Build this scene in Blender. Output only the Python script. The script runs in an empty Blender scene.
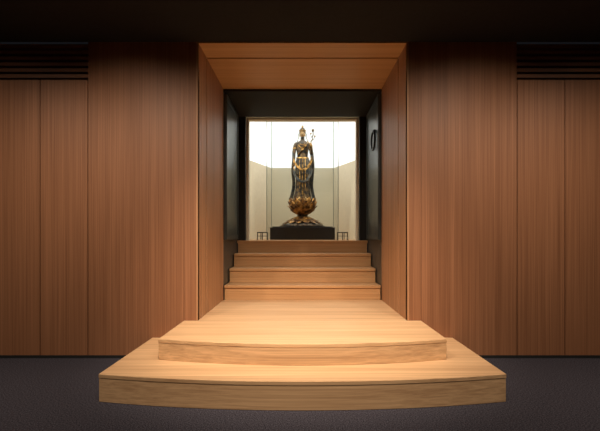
import bpy, bmesh, math, random
from mathutils import Vector, Matrix
random.seed(4)
sc = bpy.context.scene
sc.view_settings.view_transform = 'Standard'
COL = sc.collection
pi = math.pi

# ---------------------------------------------------------------- materials
def new_mat(name):
    m = bpy.data.materials.new(name); m.use_nodes = True
    nt = m.node_tree
    return m, nt, nt.nodes, nt.links, nt.nodes['Principled BSDF']

def plain(name, col, rough=0.6, metal=0.0, noise=0.0, nscale=30, emit=0.0, ecol=None, bump=0.0, spec=0.5):
    m, nt, N, L, b = new_mat(name)
    b.inputs['Roughness'].default_value = rough
    b.inputs['Metallic'].default_value = metal
    b.inputs['Specular IOR Level'].default_value = spec
    tc = N.new('ShaderNodeTexCoord'); nz = N.new('ShaderNodeTexNoise')
    nz.inputs['Scale'].default_value = nscale; nz.inputs['Detail'].default_value = 4
    L.new(tc.outputs['Object'], nz.inputs['Vector'])
    cr = N.new('ShaderNodeValToRGB')
    cr.color_ramp.elements[0].position = 0.3; cr.color_ramp.elements[1].position = 0.7
    cr.color_ramp.elements[0].color = tuple(c*(1-noise) for c in col) + (1,)
    cr.color_ramp.elements[1].color = tuple(min(1, c*(1+noise)) for c in col) + (1,)
    L.new(nz.outputs['Fac'], cr.inputs['Fac']); L.new(cr.outputs['Color'], b.inputs['Base Color'])
    if bump:
        bp = N.new('ShaderNodeBump'); bp.inputs['Strength'].default_value = bump; bp.inputs['Distance'].default_value = 0.01
        L.new(nz.outputs['Fac'], bp.inputs['Height']); L.new(bp.outputs['Normal'], b.inputs['Normal'])
    if emit:
        b.inputs['Emission Color'].default_value = (ecol or col) + (1,)
        b.inputs['Emission Strength'].default_value = emit
    return m

def wood(name, dark, light, scale, rough=0.45, board=None, contrast=(0.3, 0.7)):
    """grain: `scale` = 3-vector, small value along the grain direction"""
    m, nt, N, L, b = new_mat(name)
    b.inputs['Roughness'].default_value = rough
    b.inputs['Specular IOR Level'].default_value = 0.3
    tc = N.new('ShaderNodeTexCoord'); mp = N.new('ShaderNodeMapping')
    mp.inputs['Scale'].default_value = scale
    L.new(tc.outputs['Object'], mp.inputs['Vector'])
    n1 = N.new('ShaderNodeTexNoise'); n1.inputs['Scale'].default_value = 1.0
    n1.inputs['Detail'].default_value = 6; n1.inputs['Roughness'].default_value = 0.65
    n1.inputs['Distortion'].default_value = 0.3
    L.new(mp.outputs['Vector'], n1.inputs['Vector'])
    mp2 = N.new('ShaderNodeMapping'); mp2.inputs['Scale'].default_value = tuple(s*0.18 for s in scale)
    L.new(tc.outputs['Object'], mp2.inputs['Vector'])
    n2 = N.new('ShaderNodeTexNoise'); n2.inputs['Scale'].default_value = 1.0; n2.inputs['Detail'].default_value = 2
    L.new(mp2.outputs['Vector'], n2.inputs['Vector'])
    mx = N.new('ShaderNodeMath'); mx.operation = 'MULTIPLY_ADD'
    mx.inputs[1].default_value = 0.7
    ml = N.new('ShaderNodeMath'); ml.operation = 'MULTIPLY'; ml.inputs[1].default_value = 0.3
    L.new(n2.outputs['Fac'], ml.inputs[0]); L.new(n1.outputs['Fac'], mx.inputs[0]); L.new(ml.outputs[0], mx.inputs[2])
    cr = N.new('ShaderNodeValToRGB')
    cr.color_ramp.elements[0].position = contrast[0]; cr.color_ramp.elements[1].position = contrast[1]
    cr.color_ramp.elements[0].color = dark + (1,); cr.color_ramp.elements[1].color = light + (1,)
    L.new(mx.outputs[0], cr.inputs['Fac']); L.new(cr.outputs['Color'], b.inputs['Base Color'])
    bp = N.new('ShaderNodeBump'); bp.inputs['Strength'].default_value = 0.06; bp.inputs['Distance'].default_value = 0.003
    L.new(n1.outputs['Fac'], bp.inputs['Height']); L.new(bp.outputs['Normal'], b.inputs['Normal'])
    return m

M_wall  = wood('wood_wall', (0.178, 0.072, 0.032), (0.335, 0.150, 0.072), (85, 85, 0.6), rough=0.5, contrast=(0.34, 0.66))
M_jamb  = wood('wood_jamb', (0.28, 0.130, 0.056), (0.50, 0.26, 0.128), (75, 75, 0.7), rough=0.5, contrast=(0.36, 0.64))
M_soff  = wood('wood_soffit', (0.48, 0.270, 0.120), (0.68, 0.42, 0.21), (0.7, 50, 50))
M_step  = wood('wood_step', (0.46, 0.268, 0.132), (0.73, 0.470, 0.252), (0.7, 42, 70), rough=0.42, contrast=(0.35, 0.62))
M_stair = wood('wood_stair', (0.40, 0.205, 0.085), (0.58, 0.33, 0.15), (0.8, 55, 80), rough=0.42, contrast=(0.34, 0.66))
M_louv  = wood('wood_louver', (0.13, 0.052, 0.025), (0.24, 0.102, 0.05), (0.8, 50, 50))
M_black = plain('black_matte', (0.006, 0.006, 0.006), 0.8)
M_ceil  = plain('ceiling_black', (0.012, 0.012, 0.0145), 0.9, noise=0.2)
M_dark  = plain('dark_lacquer', (0.038, 0.046, 0.045), 0.32, noise=0.2, nscale=8)
M_metal = plain('black_metal', (0.01, 0.01, 0.01), 0.35, 0.6)
M_beige = plain('beige_panel', (0.62, 0.56, 0.43), 0.8, noise=0.03, nscale=12)
M_cream = plain('cream_trim', (0.70, 0.64, 0.50), 0.7)
M_white = plain('white_wall_glow', (0.80, 0.82, 0.85), 0.8, emit=0.46, ecol=(0.96, 0.985, 1.0))  # white plaster wall; added glow stands in for hidden cove lamps
M_plin  = plain('plinth_dark', (0.035, 0.032, 0.032), 0.5, noise=0.1)

# carpet
M_carp, nt, N, L, b = new_mat('carpet')
b.inputs['Roughness'].default_value = 1.0; b.inputs['Specular IOR Level'].default_value = 0.1
tc = N.new('ShaderNodeTexCoord'); nz = N.new('ShaderNodeTexNoise'); nz.inputs['Scale'].default_value = 110; nz.inputs['Detail'].default_value = 3
L.new(tc.outputs['Object'], nz.inputs['Vector'])
cr = N.new('ShaderNodeValToRGB'); cr.color_ramp.elements[0].position = 0.36; cr.color_ramp.elements[1].position = 0.70
cr.color_ramp.elements[0].color = (0.018, 0.016, 0.021, 1); cr.color_ramp.elements[1].color = (0.090, 0.083, 0.100, 1)
L.new(nz.outputs['Fac'], cr.inputs['Fac']); L.new(cr.outputs['Color'], b.inputs['Base Color'])
bp = N.new('ShaderNodeBump'); bp.inputs['Strength'].default_value = 0.5; bp.inputs['Distance'].default_value = 0.01
L.new(nz.outputs['Fac'], bp.inputs['Height']); L.new(bp.outputs['Normal'], b.inputs['Normal'])

# glass: thin pane
M_glass = bpy.data.materials.new('glass_pane'); M_glass.use_nodes = True
nt = M_glass.node_tree; nt.nodes.clear()
o = nt.nodes.new('ShaderNodeOutputMaterial'); mxs = nt.nodes.new('ShaderNodeMixShader')
t = nt.nodes.new('ShaderNodeBsdfTransparent'); g = nt.nodes.new('ShaderNodeBsdfGlossy')
g.inputs['Roughness'].default_value = 0.02; t.inputs['Color'].default_value = (0.975, 0.985, 0.98, 1)
mxs.inputs[0].default_value = 0.03
nt.links.new(t.outputs[0], mxs.inputs[1]); nt.links.new(g.outputs[0], mxs.inputs[2]); nt.links.new(mxs.outputs[0], o.inputs[0])
M_gedge = plain('glass_edge', (0.30, 0.34, 0.31), 0.3)

def metalmix(name, c0, c1, sc_, rough=0.4, metal=0.7, p=(0.4, 0.6)):
    m, nt, N, L, b = new_mat(name)
    b.inputs['Roughness'].default_value = rough; b.inputs['Metallic'].default_value = metal
    tc = N.new('ShaderNodeTexCoord'); nz = N.new('ShaderNodeTexNoise'); nz.inputs['Scale'].default_value = sc_; nz.inputs['Detail'].default_value = 5
    L.new(tc.outputs['Object'], nz.inputs['Vector'])
    cr = N.new('ShaderNodeValToRGB'); cr.color_ramp.elements[0].position = p[0]; cr.color_ramp.elements[1].position = p[1]
    cr.color_ramp.elements[0].color = c0 + (1,); cr.color_ramp.elements[1].color = c1 + (1,)
    L.new(nz.outputs['Fac'], cr.inputs['Fac']); L.new(cr.outputs['Color'], b.inputs['Base Color'])
    return m
M_gold = metalmix('aged_gold', (0.20, 0.10, 0.03), (0.78, 0.48, 0.15), 18)
M_dgold = metalmix('dull_gold', (0.07, 0.042, 0.018), (0.42, 0.25, 0.085), 18, 0.5)
M_robe = metalmix('robe_bronze', (0.022, 0.021, 0.022), (0.17, 0.105, 0.048), 16, 0.48, 0.45, (0.44, 0.64))
M_blue = metalmix('robe_bluegreen', (0.022, 0.030, 0.038), (0.10, 0.082, 0.055), 16, 0.5, 0.3, (0.42, 0.66))
M_skin = metalmix('gilt_skin', (0.22, 0.13, 0.05), (0.56, 0.37, 0.17), 10, 0.45, 0.5)
M_hair = plain('hair_dark_blue', (0.015, 0.02, 0.03), 0.5)
M_petal = metalmix('petal_gilt', (0.09, 0.038, 0.016), (0.66, 0.35, 0.10), 12, 0.42, 0.55, (0.42, 0.64))

# ---------------------------------------------------------------- mesh helpers
def finish(name, bm, mats, parent=None, smooth=False, bevel=0, recalc=True):
    if recalc: bmesh.ops.recalc_face_normals(bm, faces=bm.faces)
    me = bpy.data.meshes.new(name); bm.to_mesh(me); bm.free()
    if not isinstance(mats, (list, tuple)): mats = [mats]
    for m in mats: me.materials.append(m)
    if smooth:
        for p in me.polygons: p.use_smooth = True
    ob = bpy.data.objects.new(name, me); COL.objects.link(ob)
    if parent: ob.parent = parent
    if bevel:
        md = ob.modifiers.new('bevel', 'BEVEL'); md.width = bevel; md.segments = 2; md.limit_method = 'ANGLE'
    return ob

def addbox(bm, x0, x1, y0, y1, z0, z1, mi=0):
    v = [bm.verts.new((x, y, z)) for z in (z0, z1) for x, y in ((x0, y0), (x1, y0), (x1, y1), (x0, y1))]
    for q in ((3,2,1,0), (4,5,6,7), (0,1,5,4), (1,2,6,5), (2,3,7,6), (3,0,4,7)):
        f = bm.faces.new([v[i] for i in q]); f.material_index = mi

def boxes(name, lst, mats, parent=None, bevel=0):
    bm = bmesh.new()
    for b in lst: addbox(bm, *b)
    return finish(name, bm, mats, parent, bevel=bevel)

def empty(name, loc=(0,0,0)):
    e = bpy.data.objects.new(name, None); COL.objects.link(e); e.location = loc; e.empty_display_size = 0.2
    return e

# ---------------------------------------------------------------- dimensions
HW = 1.0275      # portal half width
ZT = 3.108       # ceiling
SX = 4.7
YB = -6.5

# floor / ceiling
boxes('floor', [(-SX, SX, YB, 0.12, -0.1, 0)], M_carp)
boxes('ceiling', [(-SX, SX, YB, 0.0, ZT, ZT+0.1)], M_ceil)

# wall with panel joints + louver openings
def wall_half(name, s):
    bm = bmesh.new()
    seams = [HW, 1.165, 2.11, 2.58, 3.05, 3.52, 3.99, SX]
    g = 0.004
    for i in range(len(seams)-1):
        a, c = seams[i]+(g if i > 1 else 0.001 if i else 0), seams[i+1]-(g if i else 0.001)
        top = ZT if seams[i] < 2.0 else 2.735
        x0, x1 = sorted((s*a, s*c))
        addbox(bm, x0, x1, 0, 0.03, 0.0, top, 0)
    x0, x1 = sorted((s*HW, s*SX))
    addbox(bm, x0, x1, 0.03, 0.045, 0, 2.735, 1)
    x0, x1 = sorted((s*2.11, s*SX))
    addbox(bm, x0, x1, 0.10, 0.12, 2.7, ZT, 1)
    # louver blades
    n = 6; p = (ZT-0.02-2.735)/n
    for i in range(n):
        z = 2.735+0.022+i*p
        addbox(bm, x0, x1, 0.0, 0.05, z, z+0.034, 2)
    return finish(name, bm, [M_wall, M_black, M_louv])
wall_half('wall_left_panelled', -1)
wall_half('wall_right_panelled', 1)
boxes('wall_left', [(-SX-0.1, -SX, YB, 0.12, 0, ZT)], M_wall)
boxes('wall_right', [(SX, SX+0.1, YB, 0.12, 0, ZT)], M_wall)
boxes('wall_rear', [(-SX, SX, YB-0.1, YB, 0, ZT)], M_wall)
boxes('baseboard_left', [(-SX, -HW-0.46, -0.006, 0.0, 0, 0.028)], M_black)
boxes('baseboard_right', [(HW+0.46, SX, -0.006, 0.0, 0, 0.028)], M_black)

# portal reveal ------------------------------------------------
YR = 1.26
GY0, GY1 = 0.345, 0.372
for s, nm in ((-1, 'left'), (1, 'right')):
    def sb(a, c, *r):
        x0, x1 = sorted((s*a, s*c)); return (x0, x1) + r
    boxes('wall_passage_' + nm, [
        sb(HW, HW+0.05, 0.001, GY0, 0.0, ZT, 0),
        sb(HW, HW+0.05, GY1, YR, 0.0, ZT, 0),
        sb(HW+0.045, HW+0.06, GY0-0.01, GY1+0.01, 0.0, ZT, 1)], [M_jamb, M_black])
boxes('wall_passage_soffit', [(-HW, HW, 0.0, GY0, ZT, ZT+0.05, 0), (-HW, HW, GY1, YR, ZT, ZT+0.05, 0),
                   (-HW, HW, GY0-0.01, GY1+0.01, ZT+0.04, ZT+0.06, 1)], [M_soff, M_black])
boxes('trim_1', [(-HW-0.02, -HW, -0.003, 0.0, 0.37, ZT), (HW, HW+0.02, -0.003, 0.0, 0.37, ZT),
                 (-HW, HW, -0.003, 0.0, ZT-0.012, ZT)], M_jamb)

# curved front steps ------------------------------------------
def arc_front(hw, yc, yf, n=48):
    sag = yc-yf
    R = (hw*hw+sag*sag)/(2*sag); cy = yf+R
    a = math.asin(hw/R)
    return [(R*math.sin(-a+2*a*i/n), cy-R*math.cos(-a+2*a*i/n)) for i in range(n+1)]
def curved_step(name, hw, yc, yf, yback, z0, z1, mat):
    bm = bmesh.new()
    def slab(hw, yc, yf, z0, z1):
        pts = arc_front(hw, yc, yf) + [(hw, yback), (-hw, yback)]
        lo = [bm.verts.new((x, y, z0)) for x, y in pts]; hi = [bm.verts.new((x, y, z1)) for x, y in pts]
        bm.faces.new(hi); bm.faces.new(lo[::-1])
        for i in range(len(pts)):
            j = (i+1) % len(pts)
            bm.faces.new((lo[i], lo[j], hi[j], hi[i]))
    t = 0.03
    slab(hw-0.002, yc+0.002, yf+0.002, z0, z1-t)
    slab(hw, yc, yf, z1-t, z1)
    return finish(name, bm, mat, bevel=0.004)
Z1, Z2 = 0.202, 0.369
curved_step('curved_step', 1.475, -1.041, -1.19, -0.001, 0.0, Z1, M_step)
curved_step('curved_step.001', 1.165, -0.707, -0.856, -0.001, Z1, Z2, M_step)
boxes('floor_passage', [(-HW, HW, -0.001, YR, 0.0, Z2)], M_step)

# stairs --------------------------------------------------------
TR = 0.36
bm = bmesh.new()
sw = HW-0.012
zs = [Z2, 0.559, 0.749, 0.939, 1.129]
YS = [YR+TR*i for i in range(4)]
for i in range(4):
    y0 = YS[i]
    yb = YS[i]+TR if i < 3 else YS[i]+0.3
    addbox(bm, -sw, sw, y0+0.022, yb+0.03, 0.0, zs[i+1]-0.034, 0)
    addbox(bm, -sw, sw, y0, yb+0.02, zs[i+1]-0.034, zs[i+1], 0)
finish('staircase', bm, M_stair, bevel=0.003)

# dark vestibule over the stairs -------------------------------
YV = 2.36
boxes('wall_vestibule_left', [(-HW-0.06, -HW, YR, YV, 0.0, ZT)], M_dark)
boxes('wall_vestibule_right', [(HW, HW+0.06, YR, YV, 0.0, ZT)], M_dark)
boxes('ceiling_vestibule', [(-HW, HW, YR, YV, ZT-0.03, ZT+0.06)], M_black)
FW = 0.90
boxes('door_frame', [(-HW-0.1, -FW, YV, YV+0.12, 1.13, ZT), (FW, HW+0.1, YV, YV+0.12, 1.13, ZT),
                     (-HW-0.1, HW+0.1, YV, YV+0.12, ZT, ZT+0.2)], M_black)
def door(name, s):
    o = Vector((s*(HW-0.02), YR+0.5, 2.1))
    e = empty(name, o); parts = []
    x0, x1 = sorted((s*HW, s*(HW-0.035)))
    parts.append(boxes('leaf', [(x0, x1, YR+0.03, YR+0.96, 1.15, ZT-0.05)], M_dark, e, bevel=0.003))
    xs0, xs1 = sorted((s*(HW-0.035), s*(HW-0.043)))
    parts.append(boxes('edge_stile', [(xs0, xs1, YR+0.03, YR+0.08, 1.15, ZT-0.05), (xs0, xs1, YR+0.91, YR+0.96, 1.15, ZT-0.05),
                         (xs0, xs1, YR+0.08, YR+0.91, 1.15, 1.22), (xs0, xs1, YR+0.08, YR+0.91, ZT-0.12, ZT-0.05)], M_dark, e, bevel=0.002))
    if s > 0:
        bm = bmesh.new()
        R, r = 0.125, 0.014
        cx, cy, cz = s*(HW-0.065), YR+0.26, 2.50
        rings = []
        for i in range(48):
            a = 2*pi*i/48
            c = Vector((0, math.cos(a), math.sin(a)))
            rings.append([bm.verts.new(Vector((cx, cy, cz)) + c*(R+r*math.cos(b)) + Vector((r*math.sin(b), 0, 0))) for b in [2*pi*k/12 for k in range(12)]])
        for i in range(48):
            for k in range(12):
                bm.faces.new((rings[i][k], rings[(i+1) % 48][k], rings[(i+1) % 48][(k+1) % 12], rings[i][(k+1) % 12]))
        parts.append(finish('ring_pull', bm, M_metal, e, smooth=True))
        bm = bmesh.new()
        bmesh.ops.create_cone(bm, cap_ends=True, segments=24, radius1=0.03, radius2=0.018, depth=0.035,
            matrix=Matrix.Translation((s*(HW-0.055), cy, cz+R)) @ Matrix.Rotation(-pi/2*s, 4, 'Y'))
        parts.append(finish('mount_boss', bm, M_metal, e, smooth=False))
    for p in parts: p.location = -o
    return e
door('door_1', -1); door('door_2', 1)

# shrine room ----------------------------------------------------
CD = 3.933
def D(d): return d-CD
ZF = 1.129
poly = [(-1.75, D(6.42)), (-1.75, D(6.9)), (-1.4, D(7.8)), (-0.74, D(9.5)), (0.74, D(9.5)), (1.4, D(7.8)), (1.75, D(6.9)), (1.75, D(6.42))]
zwall = 2.815
def extr_wall(name, poly, z0, z1, th, mat, closed_gap=0.0):
    bm = bmesh.new()
    for i in range(len(poly)-1):
        a = Vector(poly[i]+(0,)); b = Vector(poly[i+1]+(0,)); d = (b-a).normalized(); n = Vector((-d.y, d.x, 0))
        a2 = a+d*closed_gap; b2 = b-d*closed_gap
        q = [a2, b2, b2+n*th, a2+n*th]
        lo = [bm.verts.new((p.x, p.y, z0)) for p in q]; hi = [bm.verts.new((p.x, p.y, z1)) for p in q]
        bm.faces.new(lo); bm.faces.new(hi)
        for k in range(4): bm.faces.new((lo[k], lo[(k+1) % 4], hi[(k+1) % 4], hi[k]))
    return finish(name, bm, mat)
extr_wall('wall_shrine', poly, ZF, zwall, 0.05, M_beige, 0.004)
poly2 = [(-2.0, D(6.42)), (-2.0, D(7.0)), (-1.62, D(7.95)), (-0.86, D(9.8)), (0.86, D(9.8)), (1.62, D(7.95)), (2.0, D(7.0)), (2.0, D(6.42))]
extr_wall('wall_shrine_upper_glow', poly2, zwall-0.25, 4.5, 0.05, M_white)  # upper wall, its emission replaces cove lighting
boxes('floor_shrine', [(-2.1, 2.1, D(6.575), D(9.9), ZF-0.05, ZF)], M_stair)
boxes('ceiling_shrine', [(-2.1, 2.1, D(6.42), D(9.9), 4.5, 4.55)], M_cream)
boxes('wall_shrine_front', [(-2.1, -FW, D(6.42), D(6.47), ZF, 4.5), (FW, 2.1, D(6.42), D(6.47), ZF, 4.5),
                            (-FW, FW, D(6.42), D(6.47), ZT+0.01, 4.5)], M_cream)
boxes('trim_2', [(-FW, -FW+0.035, D(6.43), D(6.56), ZF, ZT), (FW-0.035, FW, D(6.43), D(6.56), ZF, ZT),
                 (-FW+0.035, FW-0.035, D(6.43), D(6.56), ZT-0.035, ZT)], M_cream)

# plinth + glass case
YC = D(7.9)
case = empty('glass_display_case')
pw = 0.60
ZP = 1.378
boxes('plinth', [(-pw, pw, YC-0.5, YC+0.5, ZF, ZP-0.03), (-pw-0.01, pw+0.01, YC-0.51, YC+0.51, ZP-0.03, ZP-0.02),
                 (-pw+0.04, pw-0.04, YC-0.46, YC+0.46, ZP-0.02, ZP)], M_plin, case, bevel=0.004)
bm = bmesh.new()
gx, gy = 0.655, 0.56
gl = 0.006
addbox(bm, -gx, gx, YC-gy, YC-gy+gl, ZF, 4.3); addbox(bm, -gx, gx, YC+gy-gl, YC+gy, ZF, 4.3)
addbox(bm, -gx, -gx+gl, YC-gy+gl, YC+gy-gl, ZF, 4.3); addbox(bm, gx-gl, gx, YC-gy+gl, YC+gy-gl, ZF, 4.3)
finish('glass_panes', bm, M_glass, case)
e_ = 0.012
boxes('glass_edges', [(sx*gx-e_/2, sx*gx+e_/2, YC+sy*gy-e_/2, YC+sy*gy+e_/2, ZF, 4.3) for sx in (-1, 1) for sy in (-1, 1)], M_gedge, case)

# little barrier rails beside the plinth
def rail(name, s):
    e = empty(name)
    bm = bmesh.new()
    y = D(7.1)
    def tube(p, q, r):
        p = Vector(p); q = Vector(q); d = q-p
        m = Matrix.Translation((p+q)/2) @ d.to_track_quat('Z', 'Y').to_matrix().to_4x4()
        bmesh.ops.create_cone(bm, cap_ends=True, segments=12, radius1=r, radius2=r, depth=d.length, matrix=m)
    xa, xb = s*0.62, s*0.80
    zt = 1.262
    for x in (xa, (xa+xb)/2, xb): tube((x, y, ZF), (x, y, zt), 0.007)
    tube((xa, y, zt), (xb, y, zt), 0.008); tube((xb, y, zt), (xb, y+0.6, zt), 0.008)
    tube((xb, y+0.6, ZF), (xb, y+0.6, zt), 0.007); tube((xa, y, ZF+0.07), (xb, y, ZF+0.07), 0.004)
    for x in (xa, xb):
        bmesh.ops.create_cone(bm, cap_ends=True, segments=16, radius1=0.02, radius2=0.018, depth=0.008, matrix=Matrix.Translation((x, y, ZF+0.004)))
    finish('rail_tubes', bm, M_metal, e, smooth=False)
rail('barrier_rail', -1); rail('barrier_rail', 1)

# ---------------------------------------------------------------- STATUE
PH = 0.55
statue = empty('buddhist_statue', (0, YC, ZP))
fig = (0, 0, PH)    # figure origin (feet) in statue space

def loft(name, rings, mat, parent, seg=96, off=(0,0,0), cap=True):
    """rings: (z, cx, cy, rx, ry, fold_amp, fold_n, phase)"""
    bm = bmesh.new(); R = []
    for z, cx, cy, rx, ry, fa, fn, ph in rings:
        row = []
        for i in range(seg):
            a = 2*pi*i/seg
            f = 1+fa*math.sin(fn*a+ph)+0.4*fa*math.sin(2*fn*a+1.7*ph)
            row.append(bm.verts.new((off[0]+cx+rx*f*math.cos(a), off[1]+cy+ry*f*math.sin(a), off[2]+z)))
        R.append(row)
    for j in range(len(R)-1):
        for i in range(seg):
            bm.faces.new((R[j][i], R[j][(i+1) % seg], R[j+1][(i+1) % seg], R[j+1][i]))
    if cap: bm.faces.new(R[0][::-1]); bm.faces.new(R[-1])
    return finish(name, bm, mat, parent, smooth=True)

def interp(keys, n):
    """smooth catmull interpolation of key rows"""
    out = []
    m = len(keys)
    for k in range(n+1):
        t = k/n*(m-1); i = min(int(t), m-2); u = t-i
        p0 = keys[max(i-1, 0)]; p1 = keys[i]; p2 = keys[i+1]; p3 = keys[min(i+2, m-1)]
        out.append(tuple(0.5*((2*b)+(-a+c)*u+(2*a-5*b+4*c-d)*u*u+(-a+3*b-3*c+d)*u**3) for a, b, c, d in zip(p0, p1, p2, p3)))
    return out

# skirt
sk = [(0.00, 0, 0.0, 0.175, 0.130, 0.07, 14, 0.0),
      (0.06, 0, 0.0, 0.160, 0.120, 0.06, 14, 0.2),
      (0.20, 0.005, 0.0, 0.138, 0.106, 0.05, 14, 0.4),
      (0.38, 0.010, -0.004, 0.138, 0.102, 0.04, 14, 0.8),
      (0.54, 0.012, -0.004, 0.144, 0.104, 0.035, 14, 1.2),
      (0.68, 0.010, 0.0, 0.142, 0.106, 0.03, 14, 1.4),
      (0.76, 0.006, 0.0, 0.124, 0.096, 0.02, 14, 1.5),
      (0.82, 0.003, 0.0, 0.104, 0.084, 0.01, 14, 1.5)]
loft('robe_skirt', interp(sk, 50), M_robe, statue, off=fig)
ap = [(0.48, 0.011, -0.004, 0.154, 0.118, 0.07, 9, 0.5), (0.60, 0.012, -0.003, 0.153, 0.117, 0.045, 9, 0.8),
      (0.70, 0.010, 0.0, 0.149, 0.113, 0.03, 9, 1.0), (0.78, 0.004, 0.0, 0.128, 0.100, 0.015, 9, 1.2), (0.81, 0.003, 0, 0.114, 0.092, 0.01, 9, 1.2)]
loft('overskirt', interp(ap, 24), M_blue, statue, off=fig)
to = [(0.78, 0.003, 0, 0.106, 0.082, 0, 1, 0), (0.86, 0, 0, 0.104, 0.080, 0, 1, 0), (0.94, 0, 0, 0.116, 0.086, 0, 1, 0),
      (1.02, 0, 0, 0.130, 0.090, 0, 1, 0), (1.08, 0, 0, 0.134, 0.082, 0, 1, 0), (1.115, 0, 0, 0.113, 0.070, 0, 1, 0),
      (1.14, 0, 0, 0.075, 0.055, 0, 1, 0), (1.16, 0, 0, 0.045, 0.045, 0, 1, 0), (1.20, 0, -0.004, 0.038, 0.038, 0, 1, 0), (1.23, 0, -0.006, 0.040, 0.040, 0, 1, 0)]
loft('torso', interp(to, 40), M_robe, statue, off=fig)

# tube / bead helpers in figure space
def F(p): return Vector(p)+Vector(fig)
def curve_tube(name, pts, r, mat, parent, closed=False, taper=None):
    cu = bpy.data.curves.new(name, 'CURVE'); cu.dimensions = '3D'; cu.bevel_depth = r; cu.bevel_resolution = 3; cu.use_fill_caps = True
    sp = cu.splines.new('NURBS'); sp.points.add(len(pts)-1)
    for i, p in enumerate(pts):
        q = F(p); sp.points[i].co = (q.x, q.y, q.z, 1)
        if taper: sp.points[i].radius = taper[i]
    sp.use_cyclic_u = closed; sp.use_endpoint_u = not closed; sp.order_u = 3
    cu.materials.append(mat)
    ob = bpy.data.objects.new(name, cu); COL.objects.link(ob); ob.parent = parent
    return ob
def spheres(name, lst, mat, parent, seg=16):
    bm = bmesh.new()
    for p, r in lst:
        rr = r if isinstance(r, tuple) else (r, r, r)
        bmesh.ops.create_uvsphere(bm, u_segments=seg, v_segments=max(8, seg*3//4), radius=1,
            matrix=Matrix.Translation(F(p)) @ Matrix.Diagonal((*rr, 1)))
    return finish(name, bm, mat, parent, smooth=True)
def skin_obj(name, chains, mat, parent, sub=1):
    me = bpy.data.meshes.new(name); vs = []; es = []; rs = []; roots = []
    for ch in chains:
        b0 = len(vs); roots.append(b0)
        for i, (p, r) in enumerate(ch):
            vs.append(F(p)); rs.append(r)
            if i: es.append((b0+i-1, b0+i))
    me.from_pydata(vs, es, []); me.materials.append(mat)
    ob = bpy.data.objects.new(name, me); COL.objects.link(ob); ob.parent = parent
    md = ob.modifiers.new('skin', 'SKIN'); md.use_smooth_shade = True
    sv = me.skin_vertices[0].data
    for i, r in enumerate(rs):
        sv[i].radius = (r, r); sv[i].use_root = i in roots
    s = ob.modifiers.new('sub', 'SUBSURF'); s.levels = sub; s.render_levels = sub
    return ob

skin_obj('arm_lowered', [[((-0.100, 0, 1.085), 0.040), ((-0.136, 0, 1.06), 0.038), ((-0.158, 0.0, 0.95), 0.033), ((-0.168, -0.005, 0.85), 0.029),
                          ((-0.174, -0.035, 0.74), 0.025), ((-0.172, -0.065, 0.64), 0.018)]], M_robe, statue, 2)
skin_obj('arm_raised', [[((0.100, 0, 1.085), 0.040), ((0.136, 0, 1.06), 0.038), ((0.160, 0.0, 0.96), 0.033), ((0.178, -0.015, 0.87), 0.031),
                         ((0.182, -0.085, 0.93), 0.026), ((0.175, -0.150, 1.00), 0.018)]], M_robe, statue, 2)
def hand(name, w, d, side, palm, curl):
    w = Vector(w); d = Vector(d).normalized(); side = Vector(side).normalized(); palm = Vector(palm).normalized()
    ch = [[(w, 0.014), (w+d*0.025, 0.017), (w+d*0.05, 0.016)]]
    for k, ln in enumerate((0.050, 0.056, 0.052, 0.040)):
        b = w+d*0.048+side*(0.016-0.0105*k)
        p1 = b+d*ln*0.4+palm*ln*0.15*curl
        p2 = p1+d*ln*0.28+palm*ln*0.3*curl
        p3 = p2+d*ln*0.12+palm*ln*0.35*curl
        ch.append([(w+d*0.03+side*(0.010-0.007*k), 0.007), (b, 0.0062), (p1, 0.0055), (p2, 0.005), (p3, 0.004)])
    ch.append([(w+d*0.015+side*0.010, 0.008), (w+d*0.03+side*0.024+palm*0.006, 0.0068), (w+d*0.048+side*0.030+palm*0.014*curl, 0.006), (w+d*0.062+side*0.028+palm*0.022*curl, 0.0048)])
    skin_obj(name, ch, M_skin, statue, 1)
hand('hand_lowered', (-0.172, -0.068, 0.635), (0.05, -0.25, -1), (0.1, -1, 0.25), (1, 0.1, 0), 0.5)
hand('hand_raised', (0.175, -0.150, 1.00), (-0.1, -0.8, 0.6), (0.1, 0.5, 0.8), (-1, 0, 0.1), 1.2)
VX, VY = 0.165, -0.215
loft('held_vase', interp([(0.955, VX, VY, 0.010, 0.010, 0, 1, 0), (0.975, VX, VY, 0.024, 0.024, 0, 1, 0), (1.00, VX, VY, 0.030, 0.030, 0, 1, 0), (1.03, VX, VY, 0.018, 0.018, 0, 1, 0),
     (1.06, VX, VY, 0.009, 0.009, 0, 1, 0), (1.09, VX, VY, 0.010, 0.010, 0, 1, 0), (1.10, VX, VY, 0.016, 0.016, 0, 1, 0)], 24), M_dgold, statue, seg=24, off=fig)
curve_tube('lotus_stem', [(VX, VY, 1.09), (VX+0.03, VY, 1.13), (VX+0.02, VY, 1.18), (VX+0.045, VY, 1.22), (VX+0.035, VY, 1.27)], 0.009, M_robe, statue)
curve_tube('lotus_branch', [(VX+0.005, VY, 1.10), (VX+0.045, VY, 1.12), (VX+0.07, VY, 1.17)], 0.006, M_robe, statue)
curve_tube('lotus_branch', [(VX+0.02, VY, 1.16), (VX-0.01, VY, 1.19), (VX-0.005, VY, 1.23)], 0.005, M_robe, statue)

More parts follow.
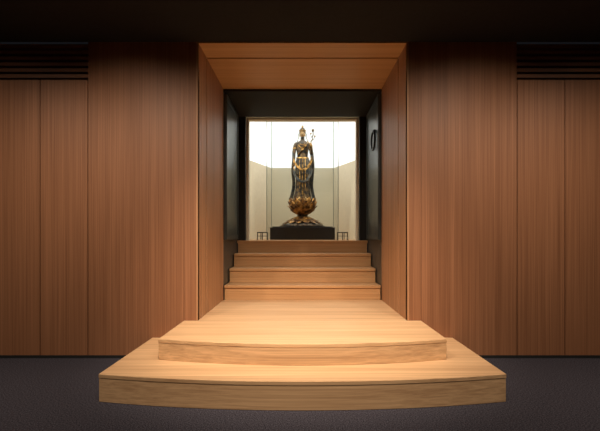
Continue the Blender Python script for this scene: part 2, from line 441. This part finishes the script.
def petal(bm, ang, r0, z0, r1, z1, w, bulge=0.0, tipcurl=0.0, cup=0.35, mi=0, c=(0,0,0), nu=6, nv=9):
    rows = []
    for j in range(nv+1):
        v = j/nv
        wid = w*(math.sin(pi*(0.16+0.80*v))**0.7)*(1 if v < 0.999 else 0.15)
        r = r0+(r1-r0)*v+bulge*math.sin(pi*v)+tipcurl*max(0, v-0.75)*4
        z = z0+(z1-z0)*v
        row = []
        for i in range(nu+1):
            u = -1+2*i/nu
            t = u*wid/2; rr = r-cup*w*0.5*u*u*(0.6+0.4*v)
            ca, sa = math.cos(ang), math.sin(ang)
            row.append(bm.verts.new((c[0]+rr*ca-t*sa, c[1]+rr*sa+t*ca, c[2]+z)))
        rows.append(row)
    for j in range(nv):
        for i in range(nu):
            f = bm.faces.new((rows[j][i], rows[j][i+1], rows[j+1][i+1], rows[j+1][i])); f.material_index = mi
bm = bmesh.new()
for k in range(6): petal(bm, 2*pi*k/6, 0.004, 0, 0.020, 0.06, 0.028, 0.012, c=F((VX+0.035, VY, 1.265)), nu=4, nv=6)
for k in range(5): petal(bm, 2*pi*k/5, 0.003, 0, 0.016, 0.04, 0.020, 0.008, c=F((VX+0.07, VY, 1.165)), nu=4, nv=6)
for k in range(5): petal(bm, 2*pi*k/5, 0.003, 0, 0.014, 0.03, 0.018, 0.008, c=F((VX-0.005, VY, 1.225)), nu=4, nv=6)
ob = finish('held_lotus', bm, M_dgold, statue, smooth=True, recalc=False); ob.modifiers.new('s', 'SOLIDIFY').thickness = 0.002

# head -----------------------------------------------------------
HZ = 1.275
bm = bmesh.new()
bmesh.ops.create_uvsphere(bm, u_segments=48, v_segments=36, radius=1)
for v in bm.verts:
    x, y, z = v.co
    X = 0.054*x*(1-0.18*max(0, -z)); Y = 0.058*y; Z = 0.070*z
    if y < 0:
        nose = math.exp(-(x/0.16)**2)*math.exp(-((z+0.12)/0.20)**2)
        tip = math.exp(-(x/0.22)**2)*math.exp(-((z+0.27)/0.09)**2)
        eyes = math.exp(-((abs(x)-0.38)/0.17)**2)*math.exp(-((z-0.02)/0.09)**2)
        lid = math.exp(-((abs(x)-0.38)/0.15)**2)*math.exp(-((z+0.01)/0.04)**2)
        brow = math.exp(-((abs(x)-0.36)/0.24)**2)*math.exp(-((z-0.2)/0.06)**2)
        lip = math.exp(-(x/0.24)**2)*(math.exp(-((z+0.49)/0.045)**2)+math.exp(-((z+0.60)/0.05)**2))
        chin = math.exp(-(x/0.3)**2)*math.exp(-((z+0.86)/0.14)**2)
        Y -= 0.008*nose+0.009*tip+0.003*brow+0.005*lip+0.006*chin+0.003*lid
        Y += 0.006*eyes
    v.co = F((X, Y-0.008, HZ+Z))
finish('head', bm, M_skin, statue, smooth=True)
spheres('ears', [((sx*0.054, 0.0, HZ-0.005), (0.008, 0.014, 0.026)) for sx in (-1, 1)] + [((sx*0.054, 0.0, HZ-0.04), (0.006, 0.009, 0.022)) for sx in (-1, 1)], M_skin, statue)
spheres('hair_cap', [((0, 0.006, HZ+0.018), (0.059, 0.060, 0.062)), ((0, 0.004, HZ+0.085), (0.040, 0.038, 0.050))], M_hair, statue, 24)
lst = []; hairs = []
for k in range(8):
    a = 2*pi*k/8-pi/2
    p = (0.055*math.cos(a), 0.052*math.sin(a)-0.002, HZ+0.072)
    lst.append((p, (0.014, 0.013, 0.017))); hairs.append(((p[0], p[1]+0.002, p[2]+0.014), (0.013, 0.012, 0.010))); hairs.append(((p[0], p[1]+0.002, p[2]+0.024), 0.006))
for k in range(3):
    a = 2*pi*k/3-pi/2
    p = (0.034*math.cos(a), 0.032*math.sin(a), HZ+0.110)
    lst.append((p, (0.014, 0.012, 0.016))); hairs.append(((p[0], p[1]+0.002, p[2]+0.013), (0.013, 0.011, 0.009)))
lst.append(((0, 0, HZ+0.145), (0.022, 0.020, 0.025))); hairs.append(((0, 0.004, HZ+0.158), (0.020, 0.018, 0.014))); hairs.append(((0, 0.003, HZ+0.174), 0.009))
spheres('crown_faces', lst, M_dgold, statue, 12); spheres('crown_hair', hairs, M_hair, statue, 12)
def ringpts(cz, rx, ry, n=24, cy=0, dip=0): return [(rx*math.cos(2*pi*i/n), cy+ry*math.sin(2*pi*i/n), cz-dip*max(0, -math.sin(2*pi*i/n))**2) for i in range(n)]
curve_tube('crown_band', ringpts(HZ+0.048, 0.059, 0.060, cy=-0.002), 0.006, M_gold, statue, True)
bm = bmesh.new()
for k in range(9):
    a = -pi/2+(k-4)*0.32
    petal(bm, a, 0.056, 0, 0.066, 0.045 if k != 4 else 0.065, 0.022, c=F((0, -0.002, HZ+0.045)), nu=4, nv=6, cup=0.1)
ob = finish('crown_leaves', bm, M_dgold, statue, smooth=True, recalc=False); ob.modifiers.new('s', 'SOLIDIFY').thickness = 0.002
for sx in (-1, 1):
    curve_tube('crown_ribbon', [(sx*0.058, 0, HZ+0.045), (sx*0.078, 0, HZ+0.01), (sx*0.074, 0, HZ-0.05), (sx*0.092, -0.01, HZ-0.11), (sx*0.105, -0.03, HZ-0.17)], 0.006, M_robe, statue)
    curve_tube('armlet', [(sx*0.158+0.037*math.cos(a), 0.037*math.sin(a), 1.0) for a in [2*pi*i/16 for i in range(16)]], 0.007, M_gold, statue, True)
    curve_tube('hip_tassel', [(sx*0.05, -0.115, 0.78), (sx*0.06, -0.126, 0.6), (sx*0.05, -0.119, 0.4), (sx*0.055, -0.118, 0.2)], 0.007, M_gold, statue)
curve_tube('wrist_bangle', [(-0.173+0.022*math.cos(a), -0.06+0.022*math.sin(a), 0.655) for a in [2*pi*i/16 for i in range(16)]], 0.006, M_gold, statue, True)
curve_tube('necklace', ringpts(1.115, 0.085, 0.080, cy=-0.005, dip=0.06), 0.008, M_gold, statue, True)
curve_tube('necklace_low', ringpts(1.09, 0.105, 0.093, cy=-0.005, dip=0.10), 0.006, M_gold, statue, True)
spheres('pendants', [((0.09*math.sin(t), -0.088-0.006*math.cos(t), 1.0+0.06*(t*t)), 0.010) for t in (-0.8, -0.4, 0, 0.4, 0.8)] + [((0, -0.095, 0.965), (0.012, 0.008, 0.02))], M_gold, statue, 10)
curve_tube('waist_sash', ringpts(0.81, 0.115, 0.092, dip=0.015), 0.013, M_gold, statue, True)
curve_tube('central_sash', [(0, -0.10, 0.80), (0.004, -0.126, 0.65), (0.0, -0.122, 0.45), (0.0, -0.118, 0.25), (0, -0.124, 0.08)], 0.012, M_dgold, statue, taper=[1.2, 1, 0.8, 0.9, 1.4])
curve_tube('hem_band', ringpts(0.03, 0.172, 0.128), 0.008, M_dgold, statue, True)

def ribbon(name, keys, width, mat, wdir=(0.3, 1, 0)):
    pts = [Vector(p) for p in interp(keys, 40)]
    bm = bmesh.new(); rows = []
    wd = Vector(wdir).normalized()
    for i, p in enumerate(pts):
        t = (pts[min(i+1, len(pts)-1)]-pts[max(i-1, 0)]).normalized()
        w = (wd-t*wd.dot(t)).normalized(); n = t.cross(w)
        row = []
        for k in range(9):
            u = -1+k/4
            row.append(bm.verts.new(F(p+w*u*width/2+n*0.006*math.sin(u*7+i*0.15))))
        rows.append(row)
    for i in range(len(rows)-1):
        for k in range(8): bm.faces.new((rows[i][k], rows[i][k+1], rows[i+1][k+1], rows[i+1][k]))
    ob = finish(name, bm, mat, statue, smooth=True, recalc=False)
    ob.modifiers.new('s', 'SOLIDIFY').thickness = 0.005
    return ob
ribbon('scarf_fall', [(-0.09, 0.06, 1.11), (-0.145, 0.035, 1.07), (-0.172, -0.01, 0.92), (-0.176, -0.05, 0.78), (-0.192, -0.02, 0.55), (-0.172, 0.01, 0.3), (-0.195, 0.0, 0.12), (-0.235, -0.02, -0.02)], 0.07, M_blue, (0.85, 0.5, 0))
ribbon('scarf_fall', [(0.09, 0.06, 1.11), (0.145, 0.035, 1.07), (0.178, 0.0, 0.93), (0.188, -0.05, 0.84), (0.202, -0.03, 0.6), (0.178, 0.0, 0.3), (0.200, 0.0, 0.12), (0.235, -0.02, -0.02)], 0.07, M_blue, (0.85, -0.5, 0))
ribbon('scarf_loop_upper', [(-0.185, -0.04, 0.80), (-0.14, -0.09, 0.68), (-0.05, -0.138, 0.58), (0.05, -0.140, 0.57), (0.14, -0.09, 0.67), (0.19, -0.04, 0.82)], 0.045, M_dgold, (0, 0.2, 1))
ribbon('scarf_loop_lower', [(-0.190, -0.03, 0.62), (-0.14, -0.09, 0.45), (-0.05, -0.135, 0.34), (0.05, -0.135, 0.335), (0.14, -0.09, 0.44), (0.19, -0.03, 0.60)], 0.045, M_blue, (0, 0.2, 1))
ribbon('robe_diagonal', [(0.10, 0.06, 1.11), (0.105, -0.02, 1.13), (0.06, -0.085, 1.04), (-0.02, -0.100, 0.95), (-0.09, -0.065, 0.86)], 0.06, M_dgold, (0.6, 0, 0.8))
skin_obj('feet', [[((sx*0.055, 0.02, 0.03), 0.026), ((sx*0.058, -0.06, 0.022), 0.024), ((sx*0.062, -0.125, 0.012), 0.022), ((sx*0.064, -0.160, 0.010), 0.014)] for sx in (-1, 1)], M_skin, statue, 1)

# lotus pedestal (statue space z 0..PH)
def L0(z, r, fa=0, fn=1): return (z, 0, 0, r, r, fa, fn, 0)
loft('lotus_seed_pod', [L0(0.24, 0.10), L0(0.32, 0.17), L0(0.42, 0.215), L0(0.53, 0.225), L0(PH, 0.215), L0(PH, 0.001)], M_dgold, statue, seg=48)
bm = bmesh.new()
for tier, (n, r0, z0, r1, z1, w, bl, tc_) in enumerate([
        (12, 0.20, 0.36, 0.262, 0.565, 0.125, 0.030, 0.010),
        (12, 0.16, 0.30, 0.285, 0.500, 0.135, 0.035, 0.018),
        (12, 0.11, 0.255, 0.280, 0.420, 0.130, 0.035, 0.022),
        (12, 0.07, 0.225, 0.235, 0.335, 0.110, 0.030, 0.022)]):
    for k in range(n):
        petal(bm, 2*pi*(k+0.5*(tier % 2))/n, r0, z0, r1, z1, w, bl, tc_, mi=0)
ob = finish('lotus_petals', bm, M_petal, statue, smooth=True, recalc=False); ob.modifiers.new('s', 'SOLIDIFY').thickness = 0.006
loft('pedestal_core', [L0(0.0, 0.30), L0(0.13, 0.22), L0(0.15, 0.13), L0(0.17, 0.15), L0(0.19, 0.13), L0(0.21, 0.10), L0(0.25, 0.11)], M_robe, statue, seg=48)
loft('pedestal_foot', [L0(0.0, 0.43, 0.03, 8), L0(0.025, 0.43, 0.03, 8), L0(0.028, 0.40, 0.03, 8), L0(0.055, 0.385, 0.03, 8), L0(0.058, 0.34, 0, 8), L0(0.06, 0.01)], M_robe, statue, seg=96)
bm = bmesh.new()
for tier, (n, r0, z0, r1, z1, w, bl, tc_) in enumerate([
        (14, 0.17, 0.165, 0.385, 0.060, 0.150, 0.015, 0.012),
        (14, 0.13, 0.185, 0.310, 0.110, 0.125, 0.015, 0.014),
        (12, 0.10, 0.205, 0.220, 0.155, 0.095, 0.012, 0.012)]):
    for k in range(n): petal(bm, 2*pi*(k+0.5*(tier % 2))/n, r0, z0, r1, z1, w, bl, tc_, cup=0.12)
ob = finish('pedestal_petals', bm, M_petal, statue, smooth=True, recalc=False); ob.modifiers.new('s', 'SOLIDIFY').thickness = 0.006

# ---------------------------------------------------------------- ceiling spotlights fixtures
def can(name, x, y):
    bm = bmesh.new()
    segs = 24
    prof = [(0.05, ZT), (0.05, ZT-0.012), (0.038, ZT-0.012), (0.036, ZT-0.002)]
    R = [[bm.verts.new((x+r*math.cos(2*pi*i/segs), y+r*math.sin(2*pi*i/segs), z)) for i in range(segs)] for r, z in prof]
    for j in range(len(R)-1):
        for i in range(segs): bm.faces.new((R[j][i], R[j][(i+1) % segs], R[j+1][(i+1) % segs], R[j+1][i]))
    finish(name, bm, M_black)

def light(kind, name, loc, target, energy, color, **kw):
    ld = bpy.data.lights.new(name, kind); ld.energy = energy; ld.color = color
    for k, v in kw.items(): setattr(ld, k, v)
    ob = bpy.data.objects.new(name, ld); COL.objects.link(ob); ob.location = loc
    d = Vector(target)-Vector(loc); ob.rotation_euler = d.to_track_quat('-Z', 'Y').to_euler()
    return ob
WARM = (1.0, 0.84, 0.68)
rad = math.radians
for x in (-0.6, 0.6):
    can('downlight', x, -1.9)
    light('SPOT', 'spot_steps', (x, -1.9, ZT-0.03), (x*0.3, -0.05, 0.3), 350, WARM, spot_size=rad(66), spot_blend=1.0, shadow_soft_size=0.04)
    can('downlight', x*1.5, -1.9)  # made-up fixture for the added jamb fill
    light('SPOT', 'jamb_fill_spot', (x*1.5, -1.9, ZT-0.03), (-HW if x > 0 else HW, 0.65, 1.6), 140, WARM, spot_size=rad(50), spot_blend=1.0, shadow_soft_size=0.04)  # added crossing fill, aimed at the opposite jamb to brighten it
for x, e in ((-1.75, 180), (1.75, 180), (-3.0, 95), (3.0, 95)):
    can('downlight', x, -1.75)
    light('SPOT', 'spot_wall', (x, -1.75, ZT-0.03), (x*0.97, 0.0, 0.7), e, WARM, spot_size=rad(104), spot_blend=1.0, shadow_soft_size=0.06)
for x in (-1.2, 1.2):
    can('downlight', x, -3.4)
    light('SPOT', 'spot_room', (x, -3.4, ZT-0.03), (x*0.8, -1.1, 0.0), 70, WARM, spot_size=rad(90), spot_blend=1.0, shadow_soft_size=0.05)
# shrine
light('AREA', 'shrine_ceiling_light', (0, YC, 4.4), (0, YC, 0), 70, (1, 0.96, 0.89), shape='RECTANGLE', size=2.0, size_y=2.0)
light('SPOT', 'statue_spot', (-0.9, D(6.7), 3.4), (0, YC, 2.3), 110, (1, 0.88, 0.70), spot_size=rad(45), spot_blend=0.6, shadow_soft_size=0.03)
light('SPOT', 'statue_spot', (0.9, D(6.7), 3.4), (0, YC, 2.4), 85, (1, 0.88, 0.70), spot_size=rad(45), spot_blend=0.6, shadow_soft_size=0.03)

w = bpy.data.worlds.new('world'); sc.world = w; w.use_nodes = True
w.node_tree.nodes['Background'].inputs[0].default_value = (0.01, 0.01, 0.012, 1)
w.node_tree.nodes['Background'].inputs[1].default_value = 0.5

# ---------------------------------------------------------------- camera
cd = bpy.data.cameras.new('camera'); cam = bpy.data.objects.new('camera', cd); COL.objects.link(cam)
cam.location = (0, -CD, 1.2); cam.rotation_euler = (pi/2, 0, 0)
cd.sensor_width = 36; cd.lens = 24.0
cd.shift_x = -2.5/600; cd.shift_y = 20.5/600
cd.clip_start = 0.05
sc.camera = cam
